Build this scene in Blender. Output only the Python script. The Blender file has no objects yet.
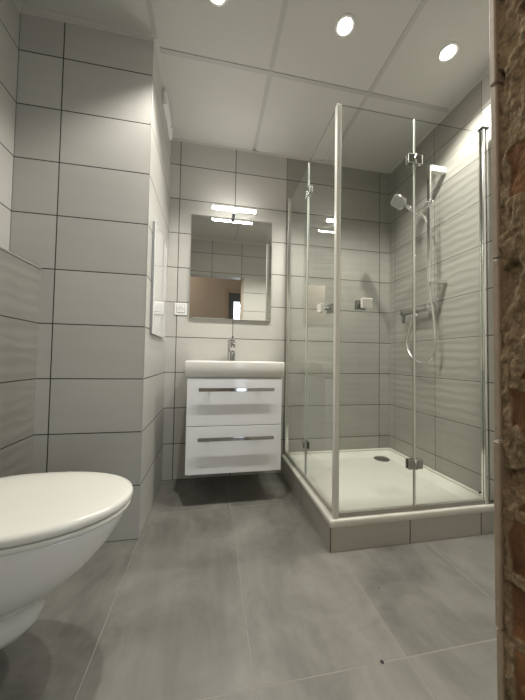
import bpy, bmesh, math, random
from mathutils import Vector, Matrix, noise
random.seed(4)
S = bpy.context.scene
COL = S.collection

# ------------------------------------------------------------------ camera, world, exposure
CAM = (0.3116, -1.4093, 0.8557)
YAW, PITCH, ROLL, FPX = 0.1856, 0.032, 0.0165, 276.55
cd = bpy.data.cameras.new('camera')
cam = bpy.data.objects.new('camera', cd)
COL.objects.link(cam)
fw = Vector((math.sin(YAW)*math.cos(PITCH), math.cos(YAW)*math.cos(PITCH), math.sin(PITCH)))
rt = Vector((math.cos(YAW), -math.sin(YAW), 0))
up = rt.cross(fw)
r2 = rt*math.cos(ROLL) + up*math.sin(ROLL)
u2 = up*math.cos(ROLL) - rt*math.sin(ROLL)
mw = Matrix((r2, u2, -fw)).transposed().to_4x4()
mw.translation = Vector(CAM)
cam.matrix_world = mw
cd.sensor_fit = 'VERTICAL'
cd.sensor_height = 36.0
cd.lens = FPX*36.0/700.0
cd.clip_start = 0.02
S.camera = cam

wd = bpy.data.worlds.new('world')
S.world = wd
wd.use_nodes = True
wd.node_tree.nodes['Background'].inputs[0].default_value = (0.8, 0.85, 1.0, 1)
wd.node_tree.nodes['Background'].inputs[1].default_value = 0.05

S.view_settings.view_transform = 'Standard'
S.view_settings.look = 'None'
S.view_settings.gamma = 1.0
S.view_settings.use_curve_mapping = False
S.view_settings.exposure = 0.12
S.cycles.transparent_max_bounces = 32
S.cycles.max_bounces = 14
S.cycles.diffuse_bounces = 6
S.cycles.glossy_bounces = 6

SPOT_W = 47.0          # each ceiling downlight
LAMP_E = 36.0          # mirror lamp diffuser
DAY_E = 3.0            # daylight through the hall door's glass
HALL_W = 18.0           # added fill light for the hall, not a real fitting

# ------------------------------------------------------------------ measures of the room
YB, XR, H = 0.631, 1.759, 2.445        # back wall, right wall, ceiling
XL, XBOX = -0.580, -0.4547             # left wall, tiled cistern box
YF = -1.09                             # inner face of the doorway wall
XJ, XO = 0.703, -0.20                  # doorway jambs
ZD = 1.955                             # doorway head
PX0, PY0 = 0.854, -0.234               # shower plinth corner

# ------------------------------------------------------------------ helpers
class MB:
    """collects shapes in room coordinates; out() links them as one mesh object"""
    def __init__(s):
        s.bm = bmesh.new()
    def box(s, lo, hi, bev=0.0, seg=2, mi=0):
        t = bmesh.new()
        r = bmesh.ops.create_cube(t, size=1.0)
        for v in t.verts:
            v.co = Vector([(lo[i]+hi[i])/2 + v.co[i]*(hi[i]-lo[i]) for i in range(3)])
        if bev > 0:
            bmesh.ops.bevel(t, geom=list(t.edges), offset=bev, segments=seg, affect='EDGES', profile=0.5)
        s._merge(t, mi)
        return s
    def _merge(s, t, mi=0):
        vm = {}
        for v in t.verts:
            vm[v] = s.bm.verts.new(v.co)
        for f in t.faces:
            try:
                nf = s.bm.faces.new([vm[v] for v in f.verts])
                nf.material_index = mi
                nf.smooth = f.smooth
            except ValueError:
                pass
        t.free()
    def cyl(s, p0, p1, r, r1=None, seg=24, bev=0.0, smooth=True, mi=0):
        p0, p1 = Vector(p0), Vector(p1)
        r1 = r if r1 is None else r1
        d = p1-p0
        L = d.length
        prof = [(0, 0), (max(r-bev, 1e-5), 0)]
        if bev > 0:
            prof += [(r-bev*0.3, bev*0.3), (r, bev), (r1, L-bev), (r1-bev*0.3, L-bev*0.3)]
        else:
            prof = [(0, 0), (r, 0), (r1, L)]
        prof += [(max(r1-bev, 1e-5), L), (0, L)] if bev > 0 else [(0, L)]
        s.lathe(p0, d, prof, seg, smooth, mi)
        return s
    def lathe(s, base, axis, prof, seg=32, smooth=True, mi=0):
        base = Vector(base)
        q = Vector(axis).normalized().to_track_quat('Z', 'Y')
        rings = []
        for (r, h) in prof:
            if r < 1e-6:
                rings.append([s.bm.verts.new(base + q @ Vector((0, 0, h)))])
            else:
                rings.append([s.bm.verts.new(base + q @ Vector((r*math.cos(2*math.pi*k/seg), r*math.sin(2*math.pi*k/seg), h))) for k in range(seg)])
        for a, b in zip(rings[:-1], rings[1:]):
            for k in range(seg):
                k2 = (k+1) % seg
                vs = [a[k % len(a)], a[k2 % len(a)], b[k2 % len(b)], b[k % len(b)]]
                u = []
                for v in vs:
                    if v not in u: u.append(v)
                if len(u) >= 3:
                    try:
                        f = s.bm.faces.new(u); f.smooth = smooth; f.material_index = mi
                    except ValueError:
                        pass
        return s
    def tube(s, pts, r, seg=12, cap=True):
        pts = [Vector(p) for p in pts]
        rings = []
        n = len(pts)
        rr = r if isinstance(r, (list, tuple)) else [r]*n
        prev = None
        for i, p in enumerate(pts):
            t = (pts[min(i+1, n-1)]-pts[max(i-1, 0)]).normalized()
            if prev is None:
                a = Vector((0, 0, 1)) if abs(t.z) < 0.9 else Vector((1, 0, 0))
                nrm = t.cross(a).normalized()
            else:
                nrm = (prev - t*prev.dot(t)).normalized()
            prev = nrm
            b = t.cross(nrm)
            rings.append([s.bm.verts.new(p + nrm*rr[i]*math.cos(2*math.pi*k/seg) + b*rr[i]*math.sin(2*math.pi*k/seg)) for k in range(seg)])
        for a, b in zip(rings[:-1], rings[1:]):
            for k in range(seg):
                f = s.bm.faces.new([a[k], a[(k+1) % seg], b[(k+1) % seg], b[k]]); f.smooth = True
        if cap:
            s.bm.faces.new(rings[0][::-1]); s.bm.faces.new(rings[-1])
        return s
    def loft(s, rings, cap0=True, cap1=True, smooth=True):
        vr = [[s.bm.verts.new(Vector(p)) for p in r] for r in rings]
        n = len(vr[0])
        for a, b in zip(vr[:-1], vr[1:]):
            for k in range(n):
                f = s.bm.faces.new([a[k], a[(k+1) % n], b[(k+1) % n], b[k]]); f.smooth = smooth
        if cap0: s.bm.faces.new(vr[0][::-1])
        if cap1: s.bm.faces.new(vr[-1])
        return s
    def quad(s, pts, mi=0):
        f = s.bm.faces.new([s.bm.verts.new(Vector(p)) for p in pts]); f.material_index = mi
        return s
    def rot(s, centre, axis, ang):
        bmesh.ops.rotate(s.bm, verts=list(s.bm.verts), cent=Vector(centre), matrix=Matrix.Rotation(ang, 3, axis))
        return s
    def out(s, name, mat, parent=None, at=None, norm=True):
        bm = s.bm
        if norm:
            bmesh.ops.recalc_face_normals(bm, faces=list(bm.faces))
        if parent is not None:
            org = Vector(parent['_w'])
        elif at is not None:
            org = Vector(at)
        else:
            xs = [v.co for v in bm.verts]
            org = Vector(((min(c.x for c in xs)+max(c.x for c in xs))/2, (min(c.y for c in xs)+max(c.y for c in xs))/2, min(c.z for c in xs)))
        for v in bm.verts:
            v.co -= org
        me = bpy.data.meshes.new(name)
        bm.to_mesh(me); bm.free()
        o = bpy.data.objects.new(name, me)
        for m in (mat if isinstance(mat, (list, tuple)) else [mat]):
            me.materials.append(m)
        COL.objects.link(o)
        o['_w'] = tuple(org)
        if parent is not None:
            o.parent = parent
        else:
            o.location = org
        return o

def tag(o, label, cat, group=None):
    o['label'] = label; o['category'] = cat
    if group: o['group'] = group
    return o
def thing(name, label, cat, loc, group=None):
    o = bpy.data.objects.new(name, None)
    o.empty_display_size = 0.05
    COL.objects.link(o)
    o.location = loc
    o['_w'] = tuple(loc)
    return tag(o, label, cat, group)
def struct(name, mb, mat):
    o = mb.out(name, mat, at=(0, 0, 0))
    o['kind'] = 'structure'
    return o
def sub_label(o, text):
    o['label'] = text
    return o

# ------------------------------------------------------------------ materials
def new_mat(name):
    m = bpy.data.materials.new(name); m.use_nodes = True
    nt = m.node_tree
    return m, nt, nt.nodes['Principled BSDF']
def simple(name, col, rough=0.4, metal=0.0, spec=0.5, bump=0.0, bscale=60.0, coat=0.0, var=0.0):
    m, nt, b = new_mat(name)
    b.inputs['Base Color'].default_value = (*col, 1)
    b.inputs['Roughness'].default_value = rough
    b.inputs['Metallic'].default_value = metal
    b.inputs['Specular IOR Level'].default_value = spec
    b.inputs['Coat Weight'].default_value = coat
    b.inputs['Coat Roughness'].default_value = 0.05
    N = nt.nodes
    tc = N.new('ShaderNodeTexCoord')
    nz = N.new('ShaderNodeTexNoise'); nz.inputs['Scale'].default_value = bscale; nz.inputs['Detail'].default_value = 3
    nt.links.new(tc.outputs['Object'], nz.inputs['Vector'])
    if var > 0:
        mx = N.new('ShaderNodeMix'); mx.data_type = 'RGBA'
        mx.inputs[6].default_value = (*[c*(1-var) for c in col], 1)
        mx.inputs[7].default_value = (*[min(1, c*(1+var)) for c in col], 1)
        nt.links.new(nz.outputs['Fac'], mx.inputs[0])
        nt.links.new(mx.outputs[2], b.inputs['Base Color'])
    if bump > 0:
        bp = N.new('ShaderNodeBump'); bp.inputs['Strength'].default_value = bump; bp.inputs['Distance'].default_value = 0.002
        nt.links.new(nz.outputs['Fac'], bp.inputs['Height'])
        nt.links.new(bp.outputs['Normal'], b.inputs['Normal'])
    return m
def emis(name, col, strength):
    m, nt, b = new_mat(name)
    b.inputs['Base Color'].default_value = (0.8, 0.8, 0.8, 1)
    b.inputs['Emission Color'].default_value = (*col, 1)
    b.inputs['Emission Strength'].default_value = strength
    return m
def glass(name, tint, refl=1.0, rough=0.0):
    m = bpy.data.materials.new(name); m.use_nodes = True
    nt = m.node_tree; N = nt.nodes
    N.remove(N['Principled BSDF'])
    out = N['Material Output']
    tr = N.new('ShaderNodeBsdfTransparent'); tr.inputs[0].default_value = (*tint, 1)
    gl = N.new('ShaderNodeBsdfGlossy'); gl.inputs['Roughness'].default_value = rough
    gl.inputs['Color'].default_value = (0.97, 1.0, 0.98, 1)
    fr = N.new('ShaderNodeFresnel'); fr.inputs['IOR'].default_value = 1.45
    mu = N.new('ShaderNodeMath'); mu.operation = 'MULTIPLY'; mu.inputs[1].default_value = refl
    mx = N.new('ShaderNodeMixShader')
    ge = N.new('ShaderNodeNewGeometry')               # the inner faces of a pane only transmit
    fb = N.new('ShaderNodeMath'); fb.operation = 'SUBTRACT'; fb.inputs[0].default_value = 1.0; nt.links.new(ge.outputs['Backfacing'], fb.inputs[1])
    fm = N.new('ShaderNodeMath'); fm.operation = 'MULTIPLY'; nt.links.new(fb.outputs[0], fm.inputs[1])
    nt.links.new(fr.outputs[0], mu.inputs[0]); nt.links.new(mu.outputs[0], fm.inputs[0]); nt.links.new(fm.outputs[0], mx.inputs[0])
    nt.links.new(tr.outputs[0], mx.inputs[1]); nt.links.new(gl.outputs[0], mx.inputs[2])
    nt.links.new(mx.outputs[0], out.inputs[0])
    return m

def tile_mat(name, col, axis, u0, grout, tu=0.40, tv=0.25, v0=0.0, vaxis='Z', gw=0.0024, rough=0.42,
             var=0.05, streak=0.10, streak_sc=(2.0, 14.0), wave=0.0, wave_lo=None, cloud=0.0, wear=0.0, spec=0.4, no_v=False):
    m, nt, b = new_mat(name)
    N, L = nt.nodes, nt.links
    def math_(op, a, b_=None, c_=None):
        n = N.new('ShaderNodeMath'); n.operation = op
        for i, x in enumerate((a, b_, c_)):
            if x is None: continue
            if isinstance(x, (int, float)): n.inputs[i].default_value = x
            else: L.new(x, n.inputs[i])
        return n.outputs[0]
    tc = N.new('ShaderNodeTexCoord')
    sp = N.new('ShaderNodeSeparateXYZ'); L.new(tc.outputs['Object'], sp.inputs[0])
    U, V = sp.outputs[axis], sp.outputs[vaxis]
    u = math_('SUBTRACT', U, u0); v = math_('SUBTRACT', V, v0)
    pu = math_('PINGPONG', u, tu/2); pv = math_('PINGPONG', v, tv/2)
    d = pv if no_v else math_('MINIMUM', pu, pv)
    mr = N.new('ShaderNodeMapRange'); mr.interpolation_type = 'SMOOTHSTEP'
    L.new(d, mr.inputs['Value'])
    mr.inputs['From Min'].default_value = gw*0.75; mr.inputs['From Max'].default_value = gw*1.25
    body = mr.outputs['Result']                       # 0 in the joint, 1 on the tile
    iu = math_('FLOOR', math_('DIVIDE', u, tu)); iv = math_('FLOOR', math_('DIVIDE', v, tv))
    cb = N.new('ShaderNodeCombineXYZ'); L.new(iu, cb.inputs[0]); L.new(iv, cb.inputs[1])
    wn = N.new('ShaderNodeTexWhiteNoise'); wn.noise_dimensions = '2D'; L.new(cb.outputs[0], wn.inputs['Vector'])
    # streaks running along the tile, shifted from tile to tile
    cu = N.new('ShaderNodeCombineXYZ')
    L.new(math_('MULTIPLY_ADD', wn.outputs['Value'], 7.0, math_('MULTIPLY', u, streak_sc[0])), cu.inputs[0])
    L.new(math_('MULTIPLY', v, streak_sc[1]), cu.inputs[1])
    nz = N.new('ShaderNodeTexNoise'); nz.inputs['Scale'].default_value = 1.0; nz.inputs['Detail'].default_value = 5; nz.inputs['Roughness'].default_value = 0.6
    L.new(cu.outputs[0], nz.inputs['Vector'])
    f = math_('ADD', math_('MULTIPLY', math_('SUBTRACT', wn.outputs['Value'], 0.5), 2*var),
              math_('MULTIPLY', math_('SUBTRACT', nz.outputs['Fac'], 0.5), 2*streak))
    if cloud > 0:
        n2 = N.new('ShaderNodeTexNoise'); n2.inputs['Scale'].default_value = 3.2; n2.inputs['Detail'].default_value = 6; n2.inputs['Roughness'].default_value = 0.62; n2.inputs['Distortion'].default_value = 0.6
        L.new(tc.outputs['Object'], n2.inputs['Vector'])
        f = math_('ADD', f, math_('MULTIPLY', math_('SUBTRACT', n2.outputs['Fac'], 0.5), 2*cloud))
    f = math_('ADD', f, 1.0)
    sc = N.new('ShaderNodeVectorMath'); sc.operation = 'SCALE'; sc.inputs[0].default_value = col; L.new(f, sc.inputs['Scale'])
    mx = N.new('ShaderNodeMix'); mx.data_type = 'RGBA'
    mx.inputs[6].default_value = (*grout, 1)
    L.new(body, mx.inputs[0]); L.new(sc.outputs[0], mx.inputs[7])
    L.new(mx.outputs[2], b.inputs['Base Color'])
    b.inputs['Specular IOR Level'].default_value = spec
    rr = math_('ADD', math_('MULTIPLY', math_('SUBTRACT', 1.0, body), 0.4), math_('MULTIPLY_ADD', nz.outputs['Fac'], 0.12, rough-0.06))
    L.new(rr, b.inputs['Roughness'])
    hgt = math_('MULTIPLY', body, 0.0012)
    if wave > 0:
        wv = N.new('ShaderNodeCombineXYZ')
        L.new(math_('MULTIPLY_ADD', wn.outputs['Value'], 3.0, math_('MULTIPLY', u, 0.55)), wv.inputs[0])
        L.new(v, wv.inputs[2])
        wt = N.new('ShaderNodeTexWave'); wt.wave_type = 'BANDS'; wt.bands_direction = 'Z'; wt.wave_profile = 'SIN'
        wt.inputs['Scale'].default_value = 6.2; wt.inputs['Distortion'].default_value = 2.6; wt.inputs['Detail'].default_value = 1.0; wt.inputs['Detail Scale'].default_value = 2.2
        L.new(wv.outputs[0], wt.inputs['Vector'])
        wf = wt.outputs['Fac']
        if wave_lo is not None:
            mk = N.new('ShaderNodeMapRange'); L.new(sp.outputs['Z'], mk.inputs['Value'])
            mk.inputs['From Min'].default_value = wave_lo-0.01; mk.inputs['From Max'].default_value = wave_lo+0.01
            mk.inputs['To Min'].default_value = 0.3
            wf = math_('MULTIPLY', wf, mk.outputs['Result'])
        hgt = math_('ADD', hgt, math_('MULTIPLY', wf, wave))
    bp = N.new('ShaderNodeBump'); bp.inputs['Strength'].default_value = 1.0; bp.inputs['Distance'].default_value = 1.0
    L.new(hgt, bp.inputs['Height']); L.new(bp.outputs['Normal'], b.inputs['Normal'])
    return m

LIGHT = (0.50, 0.49, 0.455); GREY = (0.31, 0.302, 0.272); GROUT = (0.045, 0.038, 0.032)
m_back = tile_mat('light wall tile back', LIGHT, 'X', 0.0690, GROUT, streak=0.07)
m_backd = tile_mat('grey wall tile back', GREY, 'X', 0.8640, GROUT, wave=0.0005, streak=0.16, var=0.05)
m_pill = tile_mat('light wall tile pillar', LIGHT, 'X', -0.3971, GROUT, streak=0.06)
m_side = tile_mat('light wall tile side', LIGHT, 'Y', -0.3, GROUT, tu=2.0, streak=0.06)
m_left = tile_mat('light wall tile left', LIGHT, 'Y', -0.4, GROUT, streak=0.06)
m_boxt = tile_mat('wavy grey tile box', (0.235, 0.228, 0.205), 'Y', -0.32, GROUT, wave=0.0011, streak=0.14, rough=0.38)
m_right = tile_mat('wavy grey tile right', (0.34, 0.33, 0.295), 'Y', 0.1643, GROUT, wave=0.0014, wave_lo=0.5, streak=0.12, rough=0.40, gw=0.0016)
m_rlite = tile_mat('light wall tile right', LIGHT, 'Y', -0.165, GROUT, streak=0.06)
m_front = tile_mat('light wall tile front', LIGHT, 'X', XJ, GROUT, streak=0.06)
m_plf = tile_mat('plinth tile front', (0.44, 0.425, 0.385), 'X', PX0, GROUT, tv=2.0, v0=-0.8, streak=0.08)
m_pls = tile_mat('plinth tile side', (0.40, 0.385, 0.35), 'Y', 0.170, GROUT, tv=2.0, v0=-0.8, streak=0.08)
m_floor = tile_mat('concrete look floor tile', (0.208, 0.203, 0.182), 'X', 0.0, (0.31, 0.30, 0.265), tu=0.4445, tv=0.889, v0=-0.6755, vaxis='Y',
                   gw=0.0020, rough=0.42, var=0.05, streak=0.32, streak_sc=(13.0, 2.6), cloud=0.85, spec=0.45)
m_ceil = simple('speckled ceiling board', (0.58, 0.57, 0.535), 0.85, bump=0.35, bscale=260, var=0.06)
m_tee = simple('ceiling grid metal', (0.47, 0.465, 0.44), 0.5)
m_ctrim = simple('ceiling edge trim', (0.60, 0.59, 0.55), 0.5)
m_edge = simple('tile corner trim', (0.52, 0.505, 0.47), 0.4)
m_edgeg = simple('grey tile corner trim', (0.30, 0.29, 0.265), 0.4)
m_ceramic = simple('white ceramic', (0.80, 0.79, 0.75), 0.12, coat=0.4)
m_seat = simple('white toilet seat plastic', (0.78, 0.77, 0.70), 0.22)
m_acryl = simple('white acrylic', (0.82, 0.81, 0.74), 0.2)
m_gloss = simple('white gloss lacquer', (0.88, 0.895, 0.93), 0.10, coat=0.5)
m_body = simple('white melamine', (0.76, 0.77, 0.80), 0.35)
m_white = simple('white plastic', (0.80, 0.80, 0.78), 0.3)
m_chrome = simple('chrome', (0.82, 0.82, 0.82), 0.07, metal=1.0)
m_alu = simple('polished aluminium', (0.80, 0.80, 0.77), 0.16, metal=1.0)
m_dchrome = simple('dark chrome', (0.30, 0.30, 0.29), 0.18, metal=1.0)
m_hinge = simple('satin chrome', (0.52, 0.52, 0.50), 0.2, metal=1.0)
m_hand = simple('dark polished chrome', (0.50, 0.50, 0.50), 0.06, metal=1.0)
m_steel = simple('brushed steel drain', (0.22, 0.21, 0.19), 0.35, metal=0.8)
m_film = simple('white protective film', (0.84, 0.84, 0.80), 0.25)
m_seal = simple('pale clear seal strip', (0.72, 0.72, 0.67), 0.2, spec=0.7)
m_seald = simple('grey seal strip', (0.38, 0.37, 0.33), 0.3)
m_black = simple('dark rubber', (0.02, 0.02, 0.02), 0.5)
m_grey2 = simple('pale grey plastic', (0.42, 0.42, 0.41), 0.35)
m_grey = simple('grey plastic', (0.35, 0.36, 0.37), 0.4)
m_hose = simple('chrome hose', (0.72, 0.72, 0.68), 0.25, metal=0.85)
m_mirror = simple('mirror silvering', (0.86, 0.87, 0.85), 0.015, metal=1.0)
m_medge = simple('mirror edge', (0.50, 0.52, 0.50), 0.25)
m_panel = simple('white glass panel', (0.80, 0.80, 0.78), 0.03, spec=1.0, coat=1.0)
m_glass = glass('shower glass', (0.955, 0.968, 0.955), 1.6)
m_gedge = glass('ground glass edge', (0.42, 0.47, 0.43), 0.5, 0.2)
m_strip = glass('clear side strip', (0.985, 0.985, 0.98), 0.6)
m_led = emis('lamp diffuser', (1.0, 0.97, 0.92), LAMP_E)
m_bulb = emis('downlight bulb', (1.0, 0.93, 0.82), 60.0)
m_day = emis('daylight glass', (0.80, 0.90, 1.0), DAY_E)
m_hall = simple('beige hall paint', (0.47, 0.415, 0.35), 0.8, bump=0.1, var=0.03, bscale=8)
m_frame = simple('beige door frame', (0.44, 0.36, 0.27), 0.5)
m_leaf = simple('grey door leaf', (0.16, 0.17, 0.17), 0.4)
m_cap = simple('tile cut edge', (0.36, 0.30, 0.23), 0.55, bump=0.2, bscale=90, var=0.2)

# rough brick and mortar of the unfinished jamb
m_brick, nt, b = new_mat('rough brick and mortar')
N, L = nt.nodes, nt.links
tc = N.new('ShaderNodeTexCoord')
at = N.new('ShaderNodeAttribute'); at.attribute_name = 'brickness'
n1 = N.new('ShaderNodeTexNoise'); n1.inputs['Scale'].default_value = 75; n1.inputs['Detail'].default_value = 6; n1.inputs['Roughness'].default_value = 0.7
L.new(tc.outputs['Object'], n1.inputs['Vector'])
n2 = N.new('ShaderNodeTexNoise'); n2.inputs['Scale'].default_value = 11; n2.inputs['Detail'].default_value = 4
L.new(tc.outputs['Object'], n2.inputs['Vector'])
c1 = N.new('ShaderNodeValToRGB'); c1.color_ramp.elements[0].position = 0.3; c1.color_ramp.elements[0].color = (0.13, 0.10, 0.065, 1)
c1.color_ramp.elements[1].position = 0.75; c1.color_ramp.elements[1].color = (0.46, 0.37, 0.24, 1)
L.new(n1.outputs['Fac'], c1.inputs[0])
c2 = N.new('ShaderNodeValToRGB'); c2.color_ramp.elements[0].position = 0.32; c2.color_ramp.elements[0].color = (0.12, 0.068, 0.042, 1)
c2.color_ramp.elements[1].position = 0.7; c2.color_ramp.elements[1].color = (0.38, 0.205, 0.105, 1)
L.new(n2.outputs['Fac'], c2.inputs[0])
mx = N.new('ShaderNodeMix'); mx.data_type = 'RGBA'
L.new(at.outputs['Fac'], mx.inputs[0]); L.new(c1.outputs[0], mx.inputs[6]); L.new(c2.outputs[0], mx.inputs[7])
L.new(mx.outputs[2], b.inputs['Base Color'])
b.inputs['Roughness'].default_value = 0.9; b.inputs['Specular IOR Level'].default_value = 0.15
bp = N.new('ShaderNodeBump'); bp.inputs['Strength'].default_value = 0.9; bp.inputs['Distance'].default_value = 0.004
L.new(n1.outputs['Fac'], bp.inputs['Height']); L.new(bp.outputs['Normal'], b.inputs['Normal'])

# ------------------------------------------------------------------ the room shell
T = 0.12
struct('floor', MB().box((XL-T, -2.40, -0.10), (XR+T, YB+T, 0.0)), m_floor)
struct('ceiling', MB().box((XL-T, YF-0.02, H), (XR+T, YB+T, H+0.10)), m_ceil)
back = MB().box((-T, YB, 0), (0.864, YB+T, H), mi=0).box((0.864, YB, 0), (XR+T, YB+T, H), mi=1)
struct('wall_back', back, [m_back, m_backd])
# corner pier between the toilet niche and the washbasin alcove
pier = MB()
pier.quad([(XL-T, 0, 0), (0, 0, 0), (0, 0, H), (XL-T, 0, H)], 0)
pier.quad([(0, 0, 0), (0, YB+T, 0), (0, YB+T, H), (0, 0, H)], 1)
pier.quad([(0, YB+T, 0), (XL-T, YB+T, 0), (XL-T, YB+T, H), (0, YB+T, H)], 0)
pier.quad([(XL-T, YB+T, 0), (XL-T, 0, 0), (XL-T, 0, H), (XL-T, YB+T, H)], 0)
struct('wall_pier', pier, [m_pill, m_side])
struct('wall_left', MB().box((XL-T, YF-0.12, 0), (XL, 0, H)), m_left)
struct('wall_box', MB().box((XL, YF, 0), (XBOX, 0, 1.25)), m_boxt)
right = MB().box((XR, -0.165, 0), (XR+T, YB+T, H), mi=0).box((XR, YF-0.12, 0), (XR+T, -0.165, H), mi=1)
struct('wall_right', right, [m_right, m_rlite])
wf = MB().box((XL, YF-0.12, 0), (XO, YF, H)).box((XJ+0.030, YF-0.12, 0), (XR, YF, H)).box((XO, YF-0.12, ZD), (XJ+0.030, YF, H))
struct('wall_front', wf, m_front)

# jamb of the doorway: cut tile edges, mortar bed and broken brick, as deep relief
def jamb():
    bm = bmesh.new()
    lay = bm.verts.layers.float.new('brickness')
    y0, y1, z0, z1 = YF-0.004, YF-0.119, 0.0, ZD
    ny, nz = 110, 760
    grid = []
    for j in range(nz+1):
        z = z0+(z1-z0)*j/nz
        row = []
        for i in range(ny+1):
            s = i/ny
            y = y0+(y1-y0)*(s**1.5)
            dep = y0-y
            p = Vector((y*6, z*6, 1.3))
            lump = noise.fractal(Vector((y*55, z*34, 0.2)), 1.0, 2.1, 4)
            grit = noise.fractal(Vector((y*160, z*120, 4.2)), 0.9, 2.1, 3)
            big = noise.noise(Vector((y*20, z*9.0, 5.0)))
            course = (z + 0.008*noise.noise(Vector((z*9, y*9, 2)))) % 0.082
            edge = 0.015 + 0.011*noise.noise(Vector((z*7.5, 0.4, 8.0))) + 0.005*noise.noise(Vector((z*31, 0.4, 3.0)))
            brick = 1.0 if (dep > edge and 0.013 < course < 0.080) else 0.0
            if noise.noise(Vector((y*30, z*8.0, 9.0))) > 0.05: brick = 0.0
            gap = noise.noise(Vector((y*22, z*17.0, 2.7)))
            if brick:
                x = 0.003 + 0.003*lump - 0.004*big + 0.0009*grit
            elif dep > 0.0035 + 0.0025*noise.noise(Vector((z*26, 1.4, 1.0))) + 0.002*grit:
                x = 0.000 + 0.0050*lump - 0.005*big + 0.0022*grit + (0.010 if gap > 0.33 else 0.0)
            else:
                x = 0.016 + 0.005*lump
            v = bm.verts.new((XJ + x, y, z))
            v[lay] = brick
            row.append(v)
        grid.append(row)
    for a, c in zip(grid[:-1], grid[1:]):
        for i in range(ny):
            f = bm.faces.new([a[i], a[i+1], c[i+1], c[i]]); f.smooth = True
    mb = MB(); mb.bm.free(); mb.bm = bm
    return mb
struct('wall_jamb', jamb(), m_brick)
cap = MB()
for k in range(8):                                    # the tiles' edges, one per row, with fine joints
    zt = min(0.25*(k+1)-0.0012, ZD)
    off = 0.0012*math.sin(k*2.3)
    cap.box((XJ-0.005+off, YF-0.0085, 0.25*k+0.0012), (XJ+0.031, YF+0.0005, zt), 0.0015, 1)
struct('trim_1', cap, m_cap)
struct('trim_2', MB().box((-0.002, -0.0012, 0), (0.0012, 0.002, H), 0.001, 1), m_edge)
struct('trim_3', MB().box((XBOX-0.004, YF, 1.244), (XBOX+0.003, 0, 1.2515), 0.001, 1), m_edgeg)

# suspended ceiling: grid bars and edge angle
grid = MB()
for gx in (0.005, 0.605, 1.205):
    grid.box((gx-0.012, YF, H-0.003), (gx+0.012, YB if gx > 0.02 else 0.0, H+0.001))
for (gy, xa) in ((-0.55, XL), (0.05, 0.0)):
    grid.box((xa, gy-0.012, H-0.0034), (XR, gy+0.012, H+0.001))
struct('ceiling_grid', grid, m_tee)
ang = MB()
for i, (p, q) in enumerate((((0, YB), (XR, YB)), ((XR, YB), (XR, YF)), ((0, 0), (0, YB)), ((XL, 0), (0, 0)), ((XL, YF), (XL, 0)), ((XL, YF), (XR, YF)))):
    lo = (min(p[0], q[0]), min(p[1], q[1])); hi = (max(p[0], q[0]), max(p[1], q[1]))
    inn = {((0, YB), (XR, YB)): (0, -1), ((XR, YB), (XR, YF)): (-1, 0), ((0, 0), (0, YB)): (1, 0), ((XL, 0), (0, 0)): (0, -1), ((XL, YF), (XL, 0)): (1, 0), ((XL, YF), (XR, YF)): (0, 1)}[(p, q)]
    for (w, zlo) in ((0.020, H-0.003), (0.002, H-0.020)):
        xs = sorted((lo[0], lo[0]+inn[0]*w)) if inn[0] else (lo[0], hi[0])
        ys = sorted((lo[1], lo[1]+inn[1]*w)) if inn[1] else (lo[1], hi[1])
        ang.box((xs[0], ys[0], zlo-0.0003*i), (xs[1], ys[1], H+0.001+0.0001*i))
struct('ceiling_trim', ang, m_ctrim)

# the hall behind the camera (seen in the mirror)
HY = -2.25
struct('wall_hall', MB().box((-1.6, HY-0.1, 0), (0.537, HY, 2.6)).box((0.537, HY-0.1, 2.083), (1.468, HY, 2.6)).box((1.468, HY-0.1, 0), (2.4, HY, 2.6))
       .box((-1.7, HY, 0), (-1.6, YF-0.12, 2.6)).box((2.3, HY, 0), (2.4, YF-0.12, 2.6)), m_hall)
struct('wall_hall_inner', MB().box((-1.6, YF-0.132, 0), (XO-0.02, YF-0.12, 2.6)).box((XJ+0.03, YF-0.132, 0), (2.3, YF-0.12, 2.6)).box((XO-0.02, YF-0.132, ZD+0.01), (XJ+0.03, YF-0.12, 2.6)), m_hall)
struct('ceiling_hall', MB().box((-1.7, HY-0.1, 2.6), (2.4, YF-0.25, 2.7)), m_hall)
d1 = MB().box((0.535, HY-0.02, 0), (0.605, HY+0.02, 2.085), 0.004).box((1.40, HY-0.02, 0), (1.47, HY+0.02, 2.085), 0.004).box((0.605, HY-0.0195, 2.015), (1.40, HY+0.0195, 2.0845), 0.004)
dr = struct('door_1', d1, m_frame)
dr['_w'] = (0, 0, 0)
lf = MB().box((0.605, HY-0.075, 0.0), (0.70, HY-0.03, 2.015)).box((1.31, HY-0.075, 0), (1.40, HY-0.03, 2.015)).box((0.70, HY-0.075, 0), (1.31, HY-0.03, 0.35)).box((0.70, HY-0.075, 1.865), (1.31, HY-0.03, 2.015))
lfo = lf.out('door_leaf', m_leaf, dr)
MB().box((0.70, HY-0.06, 0.35), (1.31, HY-0.05, 1.865)).out('door_glass', m_day, lfo)
hl = bpy.data.lights.new('hall_fill', 'POINT'); hl.energy = HALL_W; hl.color = (1.0, 0.88, 0.76); hl.shadow_soft_size = 0.08  # unseen warm fill, added to brighten the dim hall walls
ho = bpy.data.objects.new('hall_fill', hl); ho.location = (-0.75, -1.85, 2.3); COL.objects.link(ho)

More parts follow.
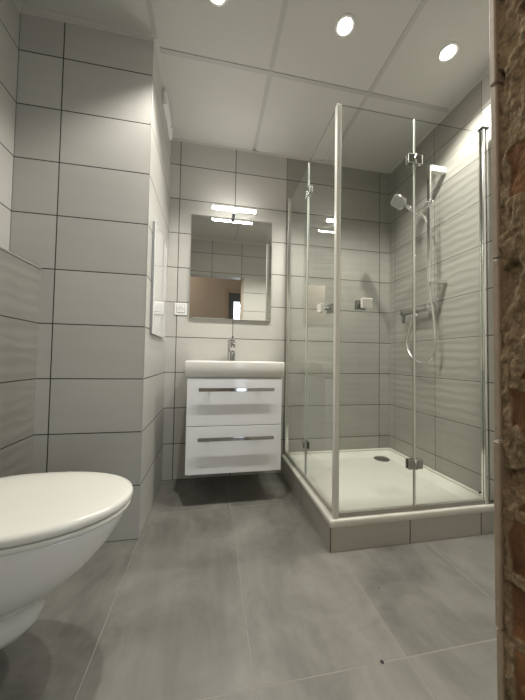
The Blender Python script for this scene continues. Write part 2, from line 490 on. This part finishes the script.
# ------------------------------------------------------------------ downlights
def downlight(x, y, label):
    t = thing('ceiling_downlight', label, 'ceiling light', (x, y, H-0.01), 'ceiling downlights')
    MB().lathe((x, y, H), (0, 0, -1), [(0.047, 0.0), (0.047, 0.003), (0.044, 0.006), (0.036, 0.006), (0.031, 0.001), (0.031, 0.0)], 40).out('trim_ring', m_white, t)
    MB().lathe((x, y, H), (0, 0, -1), [(0.030, 0.0), (0.030, 0.003), (0.022, 0.0055), (0.010, 0.007), (0, 0.0073)], 32).out('bulb', m_bulb, t)
    l = bpy.data.lights.new('downlight_beam', 'SPOT')
    l.energy = SPOT_W; l.color = (1.0, 0.968, 0.895); l.spot_size = math.radians(126); l.spot_blend = 0.5; l.shadow_soft_size = 0.022
    o = bpy.data.objects.new('downlight_beam', l); COL.objects.link(o); o.parent = t; o.location = (0, 0, -0.012)
downlight(0.305, -0.235, 'round white ceiling downlight nearest the tiled pier, leftmost of the three')
downlight(0.905, -0.235, 'round white ceiling downlight between the two others, above the shower corner post')
downlight(1.476, -0.235, 'round white ceiling downlight nearest the shower wall, rightmost of the three')

# ------------------------------------------------------------------ vanity cabinet and washbasin
VX0, VX1, VY = 0.184, 0.741, 0.224
v = thing('vanity_cabinet', 'white gloss wall-hung vanity cabinet with two drawers under the washbasin', 'cabinet', (0.4625, 0.42, 0.190))
MB().box((VX0+0.002, VY+0.019, 0.190), (VX1-0.002, YB-0.002, 0.742), 0.001, 1).out('body', m_body, v)
for (za, zb, hz) in ((0.4645, 0.738, 0.675), (0.190, 0.4605, 0.394)):
    d = MB().box((VX0, VY, za), (VX1, VY+0.018, zb), 0.0018, 2).out('drawer', m_gloss, v)
    hd = MB().box((0.251, VY-0.034, hz-0.010), (0.688, VY-0.024, hz+0.010), 0.002, 2)
    for hx in (0.31, 0.60):
        hd.cyl((hx, VY-0.026, hz), (hx, VY+0.001, hz), 0.005, seg=12)
    sub_label(hd.out('handle', m_hand, d), 'chrome bar handle')

BX0, BX1, BYF, BZ0, BZ1 = 0.167, 0.758, 0.218, 0.744, 0.838
def rrect(x0, x1, y0, y1, r, z, n=6):
    pts = []
    for (cx, cy, a0) in ((x1-r, y0+r, -90), (x1-r, y1-r, 0), (x0+r, y1-r, 90), (x0+r, y0+r, 180)):
        for k in range(n+1):
            a = math.radians(a0 + 90*k/n)
            pts.append((cx+r*math.cos(a), cy+r*math.sin(a), z))
    return pts
ba = thing('washbasin', 'white ceramic rectangular washbasin on top of the vanity cabinet', 'washbasin', (0.4625, 0.42, BZ0))
yb = YB-0.001
rings = [rrect(BX0+0.012, BX1-0.012, BYF+0.006, yb, 0.008, BZ0), rrect(BX0+0.003, BX1-0.003, BYF+0.001, yb, 0.010, BZ0+0.006),
         rrect(BX0, BX1, BYF, yb, 0.012, BZ1-0.008), rrect(BX0+0.002, BX1-0.002, BYF+0.002, yb-0.002, 0.012, BZ1-0.002), rrect(BX0+0.007, BX1-0.007, BYF+0.007, yb-0.004, 0.012, BZ1),
         rrect(BX0+0.020, BX1-0.020, BYF+0.018, yb-0.135, 0.03, BZ1-0.001), rrect(BX0+0.026, BX1-0.026, BYF+0.024, yb-0.142, 0.035, BZ1-0.008),
         rrect(BX0+0.050, BX1-0.050, BYF+0.045, yb-0.165, 0.05, BZ1-0.072), rrect(BX0+0.085, BX1-0.085, BYF+0.075, yb-0.19, 0.05, BZ1-0.084)]
MB().loft(rings).out('basin', m_ceramic, ba)
MB().lathe((0.4625, 0.36, BZ1-0.0845), (0, 0, 1), [(0, 0), (0.030, 0), (0.032, 0.002), (0.028, 0.005), (0, 0.006)], 28).out('drain_cap', m_chrome, ba)

fx, fy, fz = 0.456, 0.545, BZ1
f = thing('basin_mixer_tap', 'chrome single lever mixer tap standing on the washbasin', 'tap', (fx, fy, fz))
MB().lathe((fx, fy, fz), (0, 0, 1), [(0, 0), (0.030, 0), (0.031, 0.004), (0.0275, 0.008), (0.0265, 0.09), (0.027, 0.115), (0.024, 0.120), (0, 0.120)], 28).out('body', m_hand, f)
sp = MB().tube([(fx, fy-0.012, fz+0.075), (fx, fy-0.05, fz+0.085), (fx, fy-0.09, fz+0.083), (fx, fy-0.115, fz+0.074)], [0.021, 0.020, 0.019, 0.018], 16)
so = sp.out('spout', m_hand, f)
MB().cyl((fx, fy-0.106, fz+0.066), (fx, fy-0.106, fz+0.052), 0.011, seg=18).out('aerator', m_dchrome, so)
lv = MB().lathe((fx, fy, fz+0.122), (0, 0, 1), [(0, 0), (0.027, 0), (0.028, 0.006), (0.026, 0.022), (0.016, 0.028), (0, 0.029)], 28)
lv.tube([(fx, fy-0.010, fz+0.142), (fx, fy-0.05, fz+0.152), (fx, fy-0.088, fz+0.160)], [0.010, 0.008, 0.0065], 12)
lv.out('lever', m_hand, f)

# ------------------------------------------------------------------ mirror, mirror lamp, socket
mr = thing('wall_mirror', 'rectangular frameless mirror hanging on the back wall above the washbasin', 'mirror', (0.452, YB, 1.140))
MB().box((0.155, YB-0.020, 1.140), (0.750, YB, 1.890), 0.0008, 1).out('back_panel', m_medge, mr)
MB().box((0.1565, YB-0.0235, 1.1415), (0.7485, YB-0.0203, 1.8885), 0.001, 1).out('mirror_glass', m_mirror, mr)
LZ, LY = 1.910, 0.5255
la = thing('mirror_lamp', 'slim lit lamp bar fixed to the top edge of the mirror', 'lamp', (0.455, LY, LZ-0.012))
lb = MB().cyl((0.302, LY, LZ), (0.610, LY, LZ), 0.0118, seg=18, bev=0.006)
lb.out('diffuser', m_led, la)
MB().box((0.303, LY+0.0108, LZ-0.004), (0.609, LY+0.0150, LZ+0.009), 0.001, 1).out('housing', m_white, la)
MB().box((0.442, LY+0.0120, 1.8915), (0.470, YB-0.0005, 1.904), 0.002, 1).out('bracket', m_chrome, la)

sx, sz = 0.0965, 1.201
so = thing('power_socket', 'square white power socket on the back wall left of the mirror', 'socket', (sx, YB, sz-0.042))
MB().box((sx-0.043, YB-0.009, sz-0.043), (sx+0.043, YB, sz+0.043), 0.003, 2).out('frame', m_white, so)
ins = MB().box((sx-0.029, YB-0.0105, sz-0.029), (sx+0.029, YB-0.008, sz+0.029), 0.001, 1).out('inset_edge', m_grey, so)
MB().box((sx-0.0255, YB-0.013, sz-0.0255), (sx+0.0255, YB-0.0095, sz+0.0255), 0.0015, 1).out('cover', m_white, so)
MB().lathe((sx, YB-0.0128, sz), (0, -1, 0), [(0.0185, 0.0), (0.0185, 0.0008), (0.0155, 0.0008), (0.0155, 0.0)], 32).out('socket_ring', m_grey, so)
MB().cyl((sx-0.0075, YB-0.0128, sz), (sx-0.0075, YB-0.0138, sz), 0.0028, seg=12).cyl((sx+0.0075, YB-0.0128, sz), (sx+0.0075, YB-0.0138, sz), 0.0028, seg=12).out('pin_holes', m_black, so)
MB().cyl((sx, YB-0.0128, sz+0.009), (sx, YB-0.018, sz+0.009), 0.0022, seg=12).out('earth_pin', m_steel, so)

# ------------------------------------------------------------------ glossy panel and white bar on the pier's side
pn = thing('glass_wall_panel', 'tall white glossy panel mounted flat on the side of the tiled pier', 'wall panel', (0.0, 0.285, 0.976))
MB().box((0.0005, 0.096, 0.980), (0.012, 0.475, 1.568), 0.002, 1).out('housing', m_grey, pn)
MB().box((0.012, 0.092, 0.976), (0.018, 0.479, 1.572), 0.001, 1).out('glass_front', m_panel, pn)
vb = thing('white_wall_bar', 'narrow white plastic box fixed to the pier just under the ceiling', 'wall fitting', (0.0, 0.41, 2.345))
MB().box((0.0005, 0.255, 2.345), (0.021, 0.535, 2.432), 0.004, 2).out('housing', m_white, vb)
MB().box((0.0205, 0.262, 2.352), (0.0245, 0.43, 2.425), 0.0015, 1).out('cover', m_white, vb)
MB().cyl((0.0245, 0.45, 2.375), (0.020, 0.45, 2.375), 0.006, seg=12).out('indicator', m_dchrome, vb)

# ------------------------------------------------------------------ toilet
TY = -0.530
def dshape(xf, xb, w, z, n=40, xc=None, e=2.0):
    xc = (xb + (xf-xb)*0.43) if xc is None else xc
    pts = []
    for k in range(n):
        a = 2*math.pi*k/n
        c, s_ = math.cos(a), math.sin(a)
        if c >= 0:
            px = xc + (xf-xc)*(abs(c)**(2/2.05)); py = w*math.copysign(abs(s_)**(2/2.05), s_)
        else:
            px = xc - (xc-xb)*(abs(c)**(2/3.4)); py = w*math.copysign(abs(s_)**(2/3.0), s_)
        pts.append((px, TY+py, z))
    return pts
to = thing('wall_hung_toilet', 'white wall-hung toilet with closed lid on the wavy grey tiled box', 'toilet', (-0.18, TY, 0.078))
bw = [dshape(-0.27, -0.44, 0.050, 0.100), dshape(-0.195, -0.448, 0.076, 0.104), dshape(-0.152, -0.450, 0.090, 0.118), dshape(-0.130, XBOX+0.001, 0.095, 0.143), dshape(-0.122, XBOX+0.001, 0.097, 0.172), dshape(-0.116, XBOX+0.001, 0.101, 0.198),
      dshape(-0.100, XBOX+0.001, 0.114, 0.213), dshape(-0.068, XBOX+0.001, 0.134, 0.236), dshape(-0.026, XBOX+0.001, 0.153, 0.268), dshape(0.012, XBOX+0.001, 0.167, 0.306), dshape(0.044, XBOX+0.001, 0.175, 0.347), dshape(0.066, XBOX+0.001, 0.179, 0.385),
      dshape(0.076, XBOX+0.001, 0.179, 0.410), dshape(0.074, XBOX+0.002, 0.177, 0.417), dshape(0.066, XBOX+0.006, 0.170, 0.4185)]
MB().loft(bw).out('bowl', m_ceramic, to)
st = [dshape(0.082, -0.395, 0.180, 0.4195), dshape(0.088, -0.40, 0.184, 0.423), dshape(0.090, -0.402, 0.185, 0.430), dshape(0.087, -0.40, 0.183, 0.4345)]
MB().loft(st).out('seat', m_seat, to)
ld = [dshape(0.086, -0.402, 0.183, 0.4375), dshape(0.091, -0.407, 0.188, 0.4395), dshape(0.094, -0.409, 0.190, 0.446), dshape(0.093, -0.408, 0.1895, 0.453), dshape(0.092, -0.405, 0.186, 0.459), dshape(0.080, -0.395, 0.177, 0.4625),
      dshape(0.04, -0.36, 0.145, 0.4655), dshape(-0.05, -0.28, 0.08, 0.467)]
MB().loft(ld).out('lid', m_seat, to)
for s_ in (-1, 1):
    hg = MB()
    hg.cyl((-0.418, TY+s_*0.075-0.02, 0.437), (-0.418, TY+s_*0.075+0.02, 0.437), 0.011, seg=16)
    hg.cyl((-0.418, TY+s_*0.075, 0.4185), (-0.418, TY+s_*0.075, 0.437), 0.009, seg=16)
    hg.out('hinge', m_chrome, to)

# ------------------------------------------------------------------ shower plinth and tray
pl = MB()
X0, X1, Y0, Y1, ZP = PX0, XR, PY0, YB, 0.108
pl.quad([(X0, Y0, 0), (X1, Y0, 0), (X1, Y0, ZP), (X0, Y0, ZP)], 0)
pl.quad([(X0, Y1, 0), (X0, Y0, 0), (X0, Y0, ZP), (X0, Y1, ZP)], 1)
pl.quad([(X0, Y0, ZP), (X1, Y0, ZP), (X1, Y1, ZP), (X0, Y1, ZP)], 0)
po = pl.out('shower_plinth', [m_plf, m_pls], at=(0, 0, 0))
tag(po, 'low grey tiled plinth carrying the white shower tray', 'plinth')

tr = thing('shower_tray', 'white rectangular shower tray set on the grey tiled plinth', 'shower tray', (1.305, 0.2, ZP))
e = 0.001
tx0, tx1, ty0, ty1 = X0-0.003, X1-e, Y0-0.003, Y1-e
TZ = 0.141
rg = [rrect(tx0, tx1, ty0, ty1, 0.010, ZP+0.0005), rrect(tx0, tx1, ty0, ty1, 0.010, TZ-0.006), rrect(tx0+0.002, tx1-0.001, ty0+0.002, ty1-0.001, 0.010, TZ-0.001), rrect(tx0+0.007, tx1-0.002, ty0+0.007, ty1-0.002, 0.010, TZ),
      rrect(tx0+0.066, tx1-0.040, ty0+0.062, ty1-0.040, 0.03, TZ), rrect(tx0+0.070, tx1-0.044, ty0+0.066, ty1-0.044, 0.03, TZ-0.002), rrect(tx0+0.085, tx1-0.058, ty0+0.080, ty1-0.058, 0.04, TZ-0.022), rrect(tx0+0.12, tx1-0.09, ty0+0.12, ty1-0.09, 0.05, TZ-0.027)]
MB().loft(rg).out('basin', m_acryl, tr)
sl = MB().box((X1-0.014, Y0+0.05, TZ+0.0002), (X1-0.0005, Y1, TZ+0.012), 0.004, 2).box((X0+0.06, Y1-0.014, TZ+0.0002), (X1-0.0145, Y1-0.0005, TZ+0.012), 0.004, 2)
struct('trim_4', sl, m_acryl)
dc = MB().lathe((1.600, 0.500, TZ-0.0275), (0, 0, 1), [(0, 0), (0.054, 0), (0.056, 0.004), (0.050, 0.008), (0.0, 0.010)], 40).out('drain_cover', m_steel, tr)

# ------------------------------------------------------------------ shower enclosure
GX, GY = 0.884, -0.217            # planes of the left and the front glass
GB, GT = 0.160, 2.071             # glass bottom and top
en = thing('shower_enclosure', 'folding clear glass shower enclosure with polished metal posts on the shower tray', 'shower enclosure', (GX, GY, TZ))
MB().box((GX-0.012, GY-0.012, TZ), (GX+0.011, GY+0.013, GT-0.006), 0.003, 2).out('corner_post', m_seal, en)
MB().box((GX-0.014, YB-0.034, TZ), (GX+0.014, YB-0.0005, GT+0.02), 0.004, 2).out('wall_profile', m_alu, en)
wp = MB().box((1.690, GY-0.013, TZ), (1.706, GY+0.013, GT+0.015), 0.004, 2).out('wall_profile', m_alu, en)
sub_label(MB().box((1.684, GY-0.018, GT+0.015), (1.727, GY+0.014, GT+0.024), 0.002, 1).out('top_cap', m_black, wp), 'black top cap')
MB().box((1.706, GY-0.004, TZ+0.002), (1.7575, GY+0.004, GT+0.012), 0.001, 1).out('side_strip', m_strip, wp)
MB().box((1.7195, GY-0.006, TZ+0.004), (1.7225, GY+0.006, GT+0.010)).out('strip_edge', m_dchrome, wp)
MB().box((1.708, GY-0.010, TZ+0.0005), (1.757, GY+0.010, TZ+0.010), 0.002, 1).out('foot', m_dchrome, wp)
MID_Y, MID_X = 0.185, 1.290
def pane(lo, hi):
    mb = MB().box(lo, hi, 0.0005, 1)
    thin = 0 if hi[0]-lo[0] < 0.01 else 1
    mb.bm.normal_update()
    for f_ in mb.bm.faces:
        if abs(f_.normal[thin]) < 0.5: f_.material_index = 1     # the ground edges look darker than the pane
    return mb.out('glass_panel', [m_glass, m_gedge], en)
p1 = pane((GX-0.003, MID_Y+0.006, GB), (GX+0.003, YB-0.030, GT))
p2 = pane((GX-0.003, GY+0.016, GB), (GX+0.003, MID_Y-0.006, GT))
p3 = pane((GX+0.016, GY-0.003, GB), (MID_X-0.006, GY+0.003, GT))
p4 = pane((MID_X+0.006, GY-0.003, GB), (1.690, GY+0.003, GT))
MB().box((GX-0.006, MID_Y-0.0045, GB), (GX+0.006, MID_Y+0.0045, GT), 0.002, 1).out('joint_seal', m_seal, en)
MB().box((MID_X-0.0045, GY-0.006, GB), (MID_X+0.0045, GY+0.006, GT), 0.002, 1).out('joint_seal', m_seal, en)
MB().box((GX-0.007, GY+0.014, TZ+0.001), (GX+0.007, YB-0.034, GB+0.004), 0.002, 1).out('bottom_seal', m_seald, en)
MB().box((GX+0.014, GY-0.007, TZ+0.001), (1.690, GY+0.007, GB+0.004), 0.002, 1).out('bottom_seal', m_seald, en)
def hinge(cx, cy, cz, along):
    mb = MB()
    for s_ in (-1, 1):
        for side in (-1, 1):
            a, b_ = s_*0.001, s_*0.040
            lo_t, hi_t = (0.0035, 0.013) if side > 0 else (-0.013, -0.0035)
            if along == 'x':
                mb.box((cx+min(a, b_), cy+lo_t, cz-0.024), (cx+max(a, b_), cy+hi_t, cz+0.024), 0.004, 2)
            else:
                mb.box((cx+lo_t, cy+min(a, b_), cz-0.024), (cx+hi_t, cy+max(a, b_), cz+0.024), 0.004, 2)
    if along == 'x': mb.box((cx-0.0045, cy-0.012, cz-0.020), (cx+0.0045, cy+0.012, cz+0.020), 0.001, 1)
    else: mb.box((cx-0.012, cy-0.0045, cz-0.020), (cx+0.012, cy+0.0045, cz+0.020), 0.001, 1)
    q = -0.011
    if along == 'x': mb.cyl((cx, cy+q, cz-0.022), (cx, cy+q, cz+0.022), 0.007, seg=14)
    else: mb.cyl((cx+q, cy, cz-0.022), (cx+q, cy, cz+0.022), 0.007, seg=14)
    return sub_label(mb.out('hinge', m_hinge, en), 'chrome glass hinge')
hinge(MID_X, GY, 1.862, 'x'); hinge(MID_X, GY, 0.362, 'x')
hinge(GX, MID_Y, 1.885, 'y'); hinge(GX, MID_Y, 0.350, 'y')
def knob(cx, cy, cz, nrm, par):
    n_ = Vector(nrm)
    w, hgt = 0.026, 0.023
    for side, mat, nm in ((1, m_film, 'outer_knob'), (-1, m_dchrome, 'inner_knob')):
        mb = MB()
        c = Vector((cx, cy, cz)) + n_*side*0.027
        if abs(n_.x) > 0.5:
            mb.box((c.x-0.009, c.y-w, c.z-hgt), (c.x+0.009, c.y+w, c.z+hgt), 0.003, 2)
        else:
            mb.box((c.x-w, c.y-0.009, c.z-hgt), (c.x+w, c.y+0.009, c.z+hgt), 0.003, 2)
        mb.cyl(Vector((cx, cy, cz))+n_*side*0.003, c, 0.008, seg=16)
        mb.out(nm, mat, par)
knob(GX, -0.085, 1.118, (-1, 0, 0), p2)
knob(1.018, GY, 1.122, (0, -1, 0), p3)
sub_label(MB().box((1.655, GY-0.0036, 0.196), (1.673, GY-0.0031, 0.201)).box((1.660, GY-0.0036, 0.193), (1.666, GY-0.0031, 0.204)).out('logo_mark', m_black, p4), 'small dark mark')

# ------------------------------------------------------------------ shower fittings
RX, RY = 1.640, 0.077
ra = thing('shower_rail', 'chrome vertical shower rail on the wavy tiled wall', 'shower rail', (XR, RY, 1.34))
MB().box((RX-0.007, RY-0.011, 1.345), (RX+0.007, RY+0.011, 2.092), 0.003, 2).out('rail', m_chrome, ra)
sub_label(MB().box((RX+0.007, RY-0.014, 2.052), (XR-0.0005, RY+0.014, 2.090), 0.004, 2).out('bracket', m_film, ra), 'upper bracket in white film')
MB().box((RX+0.007, RY-0.013, 1.345), (XR-0.0005, RY+0.013, 1.372), 0.004, 2).out('bracket', m_chrome, ra)
SLZ = 1.845
sd = MB().box((RX-0.020, RY-0.019, SLZ-0.018), (RX+0.016, RY+0.019, SLZ+0.018), 0.005, 2)
sd.cyl((RX, RY-0.03, SLZ), (RX, RY+0.02, SLZ), 0.012, seg=16)
HP = Vector((1.622, 0.150, 1.822))     # where the holder cone grips the handset
sd.tube([(RX, RY+0.015, SLZ), (RX-0.008, RY+0.045, SLZ-0.010), tuple(HP)], [0.011, 0.010, 0.012], 12)
sd.out('slider', m_chrome, ra)
hs_head = Vector((1.540, 0.200, 1.905))
hdir = (hs_head-HP).normalized()
hs = thing('hand_shower', 'chrome hand shower with a square head held on the rail slider', 'hand shower', tuple(HP))
tail = HP - hdir*0.045
MB().tube([tail, HP, HP+hdir*0.05, hs_head-hdir*0.02], [0.0095, 0.0125, 0.0125, 0.014], 16).out('handle', m_chrome, hs)
nface = Vector((-0.42, -0.22, -0.88)); nface = (nface - hdir*nface.dot(hdir)).normalized()
side = hdir.cross(nface).normalized()
def plate(c, hw, hl, r, off):
    return [tuple(Vector(c) + side*px + hdir*py + nface*off) for (px, py, _) in rrect(-hw, hw, -hl, hl, r, 0, 5)]
hc = hs_head + hdir*0.022
MB().loft([plate(hc, 0.028, 0.028, 0.014, -0.016), plate(hc, 0.042, 0.044, 0.020, -0.008), plate(hc, 0.046, 0.048, 0.022, 0.003), plate(hc, 0.043, 0.045, 0.020, 0.008)]).out('head', m_chrome, hs)
sub_label(MB().loft([plate(hc, 0.038, 0.040, 0.018, 0.0075), plate(hc, 0.038, 0.040, 0.018, 0.010)]).out('spray_face', m_grey2, hs), 'pale grey spray face')

MX, MZ = 1.700, 1.208
mi = thing('shower_mixer', 'chrome wall-mounted shower mixer below the rail', 'shower mixer', (XR, 0.255, MZ-0.03))
MB().cyl((MX, 0.150, MZ), (MX, 0.372, MZ), 0.021, seg=24, bev=0.004).out('body', m_hinge, mi)
for yy in (0.185, 0.335):
    MB().lathe((XR-0.0005, yy, MZ), (-1, 0, 0), [(0, 0), (0.032, 0), (0.031, 0.006), (0.018, 0.012), (0.016, 0.04), (0, 0.04)], 28).out('escutcheon', m_chrome, mi)
MB().lathe((MX, 0.150, MZ), (0, -1, 0), [(0, 0), (0.024, 0.0), (0.028, 0.006), (0.028, 0.028), (0.024, 0.036), (0.0, 0.038)], 28).out('knob', m_chrome, mi)
lv = MB().cyl((MX, 0.372, MZ), (MX, 0.402, MZ), 0.023, seg=24, bev=0.004)
lv.box((MX-0.012, 0.380, MZ-0.075), (MX+0.010, 0.400, MZ), 0.005, 2)
lv.out('lever', m_dchrome, mi)
MB().cyl((MX, 0.300, MZ-0.018), (MX, 0.300, MZ-0.038), 0.011, seg=16).out('outlet', m_chrome, mi)

def spline(pts, n=10):
    pts = [Vector(p) for p in pts]
    P = [pts[0]*2-pts[1]] + pts + [pts[-1]*2-pts[-2]]
    out = []
    for i in range(1, len(P)-2):
        a, b_, c, d_ = P[i-1], P[i], P[i+1], P[i+2]
        for k in range(n):
            t = k/n
            out.append(0.5*((2*b_) + (c-a)*t + (2*a-5*b_+4*c-d_)*t*t + (3*b_-a-3*c+d_)*t**3))
    out.append(pts[-1])
    return out
hp = [(1.700, 0.300, 1.172), (1.700, 0.312, 1.12), (1.700, 0.335, 1.055), (1.700, 0.352, 0.972), (1.698, 0.302, 0.886), (1.696, 0.205, 0.846), (1.694, 0.118, 0.876), (1.690, 0.086, 0.960),
      (1.684, 0.090, 1.118), (1.668, 0.106, 1.317), (1.672, 0.104, 1.45), (1.674, 0.106, 1.60), (1.668, 0.114, 1.715), tuple(tail)]
ho2 = MB().tube(spline(hp), 0.0075, 12).out('shower_hose', m_hose)
tag(ho2, 'chrome flexible shower hose hanging in a loop below the mixer', 'hose')

# ------------------------------------------------------------------ small bits on the floor
def chip(x, y, s_, label):
    mb = MB()
    mb.lathe((x, y, 0.0), (0.1, 0, 1), [(0, 0), (s_, 0.0003), (s_*0.8, s_*0.5), (s_*0.3, s_*0.7), (0, s_*0.65)], 7, False)
    tag(mb.out('mortar_chip', m_black), label, 'debris', 'chips on the floor')
chip(0.810, -0.675, 0.0055, 'dark chip lying on the joint between the floor tiles')
chip(0.955, -0.441, 0.0028, 'tiny dark chip lying in the middle of a floor tile before the shower')

for o in S.objects:
    if '_w' in o: del o['_w']
